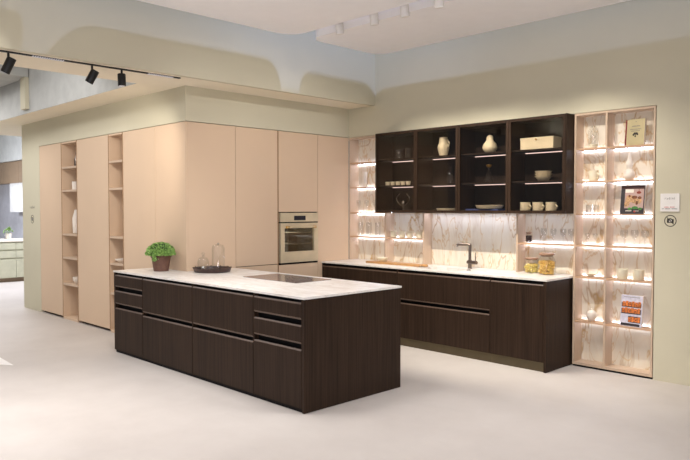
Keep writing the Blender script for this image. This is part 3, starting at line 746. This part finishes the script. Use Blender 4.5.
MB().lathe([(.035,0),(.04,.004),(.008,.012),(.008,.06),(.020,.085),(.026,.10),(.02,.12),(.002,.135)], world(r)).build('stand', 'chrome', r, True)
for s_ in (-1, 1):
    MB().tube([world(r)+Vector((s_*(.03+.075*math.sin(k/8*PI*.9)), 0, .07+.15*(k/8))) for k in range(9)], .006, 8).build('wire_loop', 'chrome', r, True)
r = thing('pitcher', (-4.905, GY, 2.216), 'cream faceted pitcher on the top shelf of the second glass cabinet', 'pitcher')
MB().lathe([(.035,0),(.044,.004),(.066,.075),(.070,.105),(.062,.140),(.054,.150),(.052,.165),(.046,.225),(.042,.225),(.046,.15),(.03,.02)], world(r), 12).build('pitcher_body', 'ceramic', r, True)
MB().tube([world(r)+Vector((.055+.030*math.sin(k*PI/8), 0, .195-.10*k/8)) for k in range(9)], .007, 8).build('handle', 'ceramic', r, True)
lobj('glass_decanter', [(.035,0),(.045,.004),(.045,.09),(.02,.13),(.016,.19),(.02,.20),(.014,.19)], (-4.80, GY, 1.888), 'glass', 'slim clear decanter in the second glass cabinet', 'decanter', closed=False)
DISH = [(.085,0),(.11,.003),(.125,.035),(.120,.037),(.105,.010),(.002,.008)]
lobj('serving_dish', DISH, (-4.85, GY, 1.566), 'ceramic', 'low cream dish at the bottom of the second glass cabinet', 'dish')
lobj('gourd_vase', [(.035,0),(.05,.004),(.079,.045),(.082,.07),(.070,.105),(.046,.130),(.038,.148),(.038,.172),(.030,.190),(.012,.202),(.008,.198)], (-4.26, GY, 2.216), 'ceramic', 'cream gourd-shaped vase on the top shelf of the third glass cabinet', 'vase')
r = thing('glass_carafe', (-4.27, GY, 1.888), 'glass carafe with amber neck in the third glass cabinet', 'carafe')
MB().lathe([(.045,0),(.055,.004),(.062,.02),(.040,.09),(.014,.13),(.012,.17)], world(r), closed=False).build('carafe_body', 'glass', r, True)
MB().lathe([(.014,.17),(.030,.185),(.032,.20),(.004,.205)], world(r)).build('stopper', 'brass', r, True)
r = thing('cloth_book', (-4.30, 6.42, 1.566), 'flat dark blue book under the dish in the third glass cabinet', 'book')
B(-4.52, -4.09, 6.36, 6.54, 1.5662, 1.596).build('cover', 'blue', r); B(-4.518, -4.088, 6.357, 6.537, 1.570, 1.592).build('pages', 'blue', r)
lobj('serving_dish', [(a_*1.25, b_*1.1) for a_, b_ in DISH], (-4.26, GY, 1.5965), 'ceramic', 'low cream oval dish on the blue book in the third glass cabinet', 'dish')
r = thing('storage_box', (-3.64, 6.45, 2.216), 'cream lidded box with a small knob on the top shelf of the rightmost glass cabinet', 'box')
B(-3.83, -3.45, 6.37, 6.55, 2.2162, 2.315, bev=.006).build('box_body', 'ceramic', r)
B(-3.833, -3.447, 6.367, 6.553, 2.315, 2.342, bev=.006).build('lid', 'ceramic', r)
MB().tube([(-3.64, 6.367, 2.320), (-3.64, 6.352, 2.320)], .009, 10).build('knob', 'brass', r, True)
for k in range(3):
    lobj('stacked_bowl', [(.045,0),(.050,.003),(.088,.045),(.090,.05),(.085,.05),(.045,.012),(.002,.01)], (-3.60, GY, 1.888+k*.026), 'ceramic', ['bottom','middle','top'][k]+' bowl of the cream stack in the rightmost glass cabinet', 'bowl', 'stacked cream bowls')
for k in range(3):
    mug('mug', (-3.80+k*.150, GY-.02, 1.566), .054, .100, 'ceramic', ['left','middle','right'][k]+' of three cream mugs in the rightmost glass cabinet', -.2, 'cream mugs in the rightmost glass cabinet')

# ---- open shelf columns
lobj('dark_bottle', [(.03,0),(.035,.004),(.035,.12),(.014,.15),(.014,.2),(.012,.205)], (-9.61, 4.05, 2.197), 'steel', 'dark bottle on the top shelf of the left open column', 'bottle')
lobj('white_pot', [(.05,0),(.06,.004),(.062,.12),(.055,.12),(.05,.01)], (-9.65, 4.06, 1.866), 'whiteceramic', 'white pot on the second shelf of the left open column', 'pot')
lobj('tall_vase', [(.035,0),(.05,.01),(.056,.22),(.03,.31),(.024,.345),(.02,.34)], (-9.645, 4.05, 1.238), 'whiteceramic', 'tall white bottle vase in the left open column', 'vase')
lobj('white_bowl', [(.03,0),(.035,.004),(.06,.04),(.062,.09),(.055,.09),(.03,.01)], (-9.64, 4.05, .522), 'whiteceramic', 'small white bowl near the bottom of the left open column', 'bowl')
lobj('white_bowl', [(.04,0),(.045,.004),(.085,.035),(.088,.05),(.08,.05),(.03,.01)], (-8.22, 4.04, .901), 'whiteceramic', 'low white bowl in the right open column above the island', 'bowl')

# ------------------------------------------------------------------ signs
def text(s, size, loc, mat, parent, name='lettering', ex=.0006):
    cu = bpy.data.curves.new('tmp', 'FONT'); cu.body = s; cu.size = size; cu.extrude = ex; cu.align_x = 'CENTER'; cu.space_character = 1.3
    o = bpy.data.objects.new('tmp', cu); COL.objects.link(o)
    dg = bpy.context.evaluated_depsgraph_get(); me = bpy.data.meshes.new_from_object(o.evaluated_get(dg))
    bpy.data.objects.remove(o); me.name = name
    me.transform(Matrix.Translation(Vector(loc)) @ Matrix.Rotation(PI/2, 4, 'X')); me.materials.clear(); me.materials.append(M[mat])
    n = bpy.data.objects.new(name, me); COL.objects.link(n); n.parent = parent; return n
def dash_obj(name, mat, r, polys, y):
    m = MB()
    for p in polys: m.extr_y(p, y-.0006, y)
    return m.build(name, mat, r, local=True)
r = thing('wall_sign', (-2.319, WY, 1.654), 'square white sign panel on the wall right of the shelf tower', 'sign')
B(-.083, .083, -.014, 0, -.082, .082).build('panel', 'paper', r, local=True)
text('radini', .030, (0, -.015, .028), 'greyink', r)
dash_obj('red_lettering', 'red', r, dashes(-.045, .045, -.046, .008, 9, (4,)), -.0142)
dash_obj('small_lettering', 'ink', r, dashes(-.068, .068, -.061, .007, 16, (2, 9)), -.0142)
def nophoto(loc, R, label):
    loc = (loc[0], loc[1]+.0008, loc[2])
    r = thing('no_photography_symbol', loc, label, 'sign')
    n = 40; m = MB(); vs = []
    for y in (-.0012, 0):
        for q in (R, R*.86):
            for k in range(n): vs.append((q*math.cos(2*PI*k/n), y, q*math.sin(2*PI*k/n)))
    fs = []
    for k in range(n):
        j = (k+1) % n; fs += [(k, j, n+j, n+k), (k, 2*n+k, 2*n+j, j)]
    m.add(vs, fs); m.build('ring', 'ink', r, local=True)
    m = MB(); m.extr_y(rect(-R*.55, R*.55, -R*.34, R*.30), -.001, 0); m.extr_y(rect(-R*.22, R*.18, R*.30, R*.44), -.001, 0)
    m.build('camera_icon', 'ink', r, local=True)
    m = MB(); vs = []
    for y in (-.0022, -.0010):
        for q in (R*.22, R*.13):
            for k in range(n): vs.append((q*math.cos(2*PI*k/n), y, q*math.sin(2*PI*k/n)))
    m.add(vs, fs); m.build('lens_ring', 'paper', r, local=True)
    m = MB(); m.extr_y([(-R*.62,R*.52),(R*.52,-R*.62),(R*.62,-R*.52),(-R*.52,R*.62)], -.0026, -.0001); m.build('slash', 'ink', r, local=True)
nophoto((-2.316, WY, 1.486), .054, 'round no-photography symbol under the white sign')
r = thing('wall_lettering', (-11.02, YT, 1.60), 'small dark lettering on the olive wall at the left', 'lettering')
text('radini', .062, (0, -.001, 0), 'greyink', r)
nophoto((-11.022, YT, 1.432), .066, 'round no-photography symbol on the olive wall at the left')
# white floor marker at the left edge of the picture
r = thing('floor_marker', (-7.5, 2.34, 0), 'flat white corner of a floor marker at the left photo edge', 'floor marker')
MB().prism([(-8.2, 2.42), (-8.2, 2.0), (-7.62, 2.12), (-7.24, 2.375)], .0005, .004).build('sheet', 'paper', r)
MB().prism([(-7.75, 2.33), (-7.75, 2.24), (-7.62, 2.28), (-7.60, 2.33)], .004, .005).build('print', 'ink', r)

# ------------------------------------------------------------------ lights
def aim(o, tgt): o.rotation_euler = (Vector(tgt)-o.location).to_track_quat('-Z', 'Y').to_euler()
def spot(loc, tgt, W, rgb, ang=60, blend=.5, rad=.04):
    l = bpy.data.lights.new('spot', 'SPOT'); l.energy = W; l.color = lin(rgb)[:3]; l.spot_size = math.radians(ang); l.spot_blend = blend; l.shadow_soft_size = rad
    o = bpy.data.objects.new('spot_lamp', l); COL.objects.link(o); o.location = loc; aim(o, tgt); return o
def area(loc, tgt, W, rgb, sx, sy, spread=180):
    l = bpy.data.lights.new('area', 'AREA'); l.energy = W; l.color = lin(rgb)[:3]; l.shape = 'RECTANGLE'; l.size = sx; l.size_y = sy; l.spread = math.radians(spread)
    o = bpy.data.objects.new('area_lamp', l); COL.objects.link(o); o.location = loc; aim(o, tgt); return o
WARM = (255, 247, 236); NEU = (253, 251, 253)
# the white spots between the panels wash the sink wall
for x, W in ((-5.09, 100), (-4.60, 95), (-4.205, 95), (-3.80, 90), (-3.2, 72), (-2.85, 48)):
    spot((x, 4.95, 3.40), (x, 6.5, .95), W, WARM, 72, .5, .03)
# soffit track spots wash the tall cabinets
for y in (2.0, 2.9, 3.2):
    spot((-6.15, y, 2.78), (-8.6, YT, 1.2), 36, WARM, 95, .8, .05)
for y in (1.2, 2.1):  # lamps without fittings in the recess, aimed at the same fronts
    spot((-7.4, y, 3.9), (-9.2, YT, 1.3), 44, NEU, 80, .8, .08)
spot((-3.3, 2.56, 3.45), (-6.4, 4.9, 1.3), 150, NEU, 62, .9, .06)  # this spot and the next are added to brighten the right-facing tall fronts
spot((-3.2, 4.96, 3.45), (-6.4, 5.4, 1.4), 80, NEU, 62, .9, .06)
# unseen fill lamps added for general brightness
for x, y, W in ((-5.6, 1.4, 34), (-4.6, 2.6, 9), (-2.4, 1.6, 5), (-2.6, 4.4, 22), (-4.9, 3.6, 11), (-.4, 3.0, 3)):
    area((x, y, 3.45), (x, y, 0), W, NEU, .5, .5, 95)
area((-8.6, 1.0, 3.9), (-8.6, 1.2, 0), 70, NEU, 1.4, 1.4)  # added in the recess to brighten the floor at the left
area((-11.5, 2.2, 3.9), (-11.5, 2.4, 0), 60, NEU, 1.2, 1.2)
area((-14.2, 4.6, 3.4), (-15.2, 4.6, 0), 190, (236, 240, 255), 1, 1)  # unseen lamp added to brighten the far kitchen
area((1.2, -.8, 1.6), (-2.5, 3.0, 3.9), 72, (246, 244, 255), 2.0, 1.2)  # uplight added out of view to brighten the ceiling panels
area((-.5, -1.6, 1.2), (-4.5, 1.5, 3.5), 62, (246, 244, 255), 2.0, 1.2)  # second added uplight for the ceiling panels
spot((-9.5, 1.9, 2.85), (-11.3, YT, 1.5), 40, NEU, 60, .9, .05)  # unseen spot added to lift the olive wall at the left
# concealed strips under the wall cabinets
for xa_, xb_ in ((-5.80, -5.21), (-5.17, -3.93), (-3.88, -3.28)):
    area(((xa_+xb_)/2, 6.50, 1.54), ((xa_+xb_)/2, 6.56, 0), (1.5 if xb_-xa_ > 1 else .6)*(xb_-xa_), (225, 228, 255), xb_-xa_, .05)
pl = bpy.data.lights.new('far_fill', 'POINT'); pl.energy = 60; pl.color = (.86, .9, 1.0); pl.shadow_soft_size = .15  # point light added out of view to brighten the far splashback
po = bpy.data.objects.new('far_fill', pl); COL.objects.link(po); po.location = (-16.8, 4.5, 2.0)
# cool daylight above the ceiling panels
spot((-3.6, 4.7, 7.0), (-6.0, 3.6, 3.4), 330, (168, 192, 255), 100, .5, .07)
spot((-3.4, 4.7, 7.0), (-3.6, 6.44, 3.4), 270, (168, 192, 255), 110, .5, .07)

wd = bpy.data.worlds.new('World'); SC.world = wd; wd.use_nodes = True
bg = wd.node_tree.nodes['Background']; bg.inputs[0].default_value = lin((222, 223, 228)); bg.inputs[1].default_value = .30

# ------------------------------------------------------------------ camera
cam = bpy.data.cameras.new('camera'); cam.sensor_width = 36; cam.lens = 674.84/690*36; cam.clip_start = .05
co = bpy.data.objects.new('camera', cam); COL.objects.link(co)
co.location = (0, 0, 1.5995); co.rotation_euler = (math.radians(90-1.8282), 0, .7945)
SC.camera = co
SC.view_settings.view_transform = 'Standard'; SC.view_settings.look = 'None'; SC.view_settings.exposure = 0
SC.cycles.use_denoising = True
SC.cycles.max_bounces = 8; SC.cycles.transparent_max_bounces = 16
SC.cycles.sample_clamp_indirect = 4
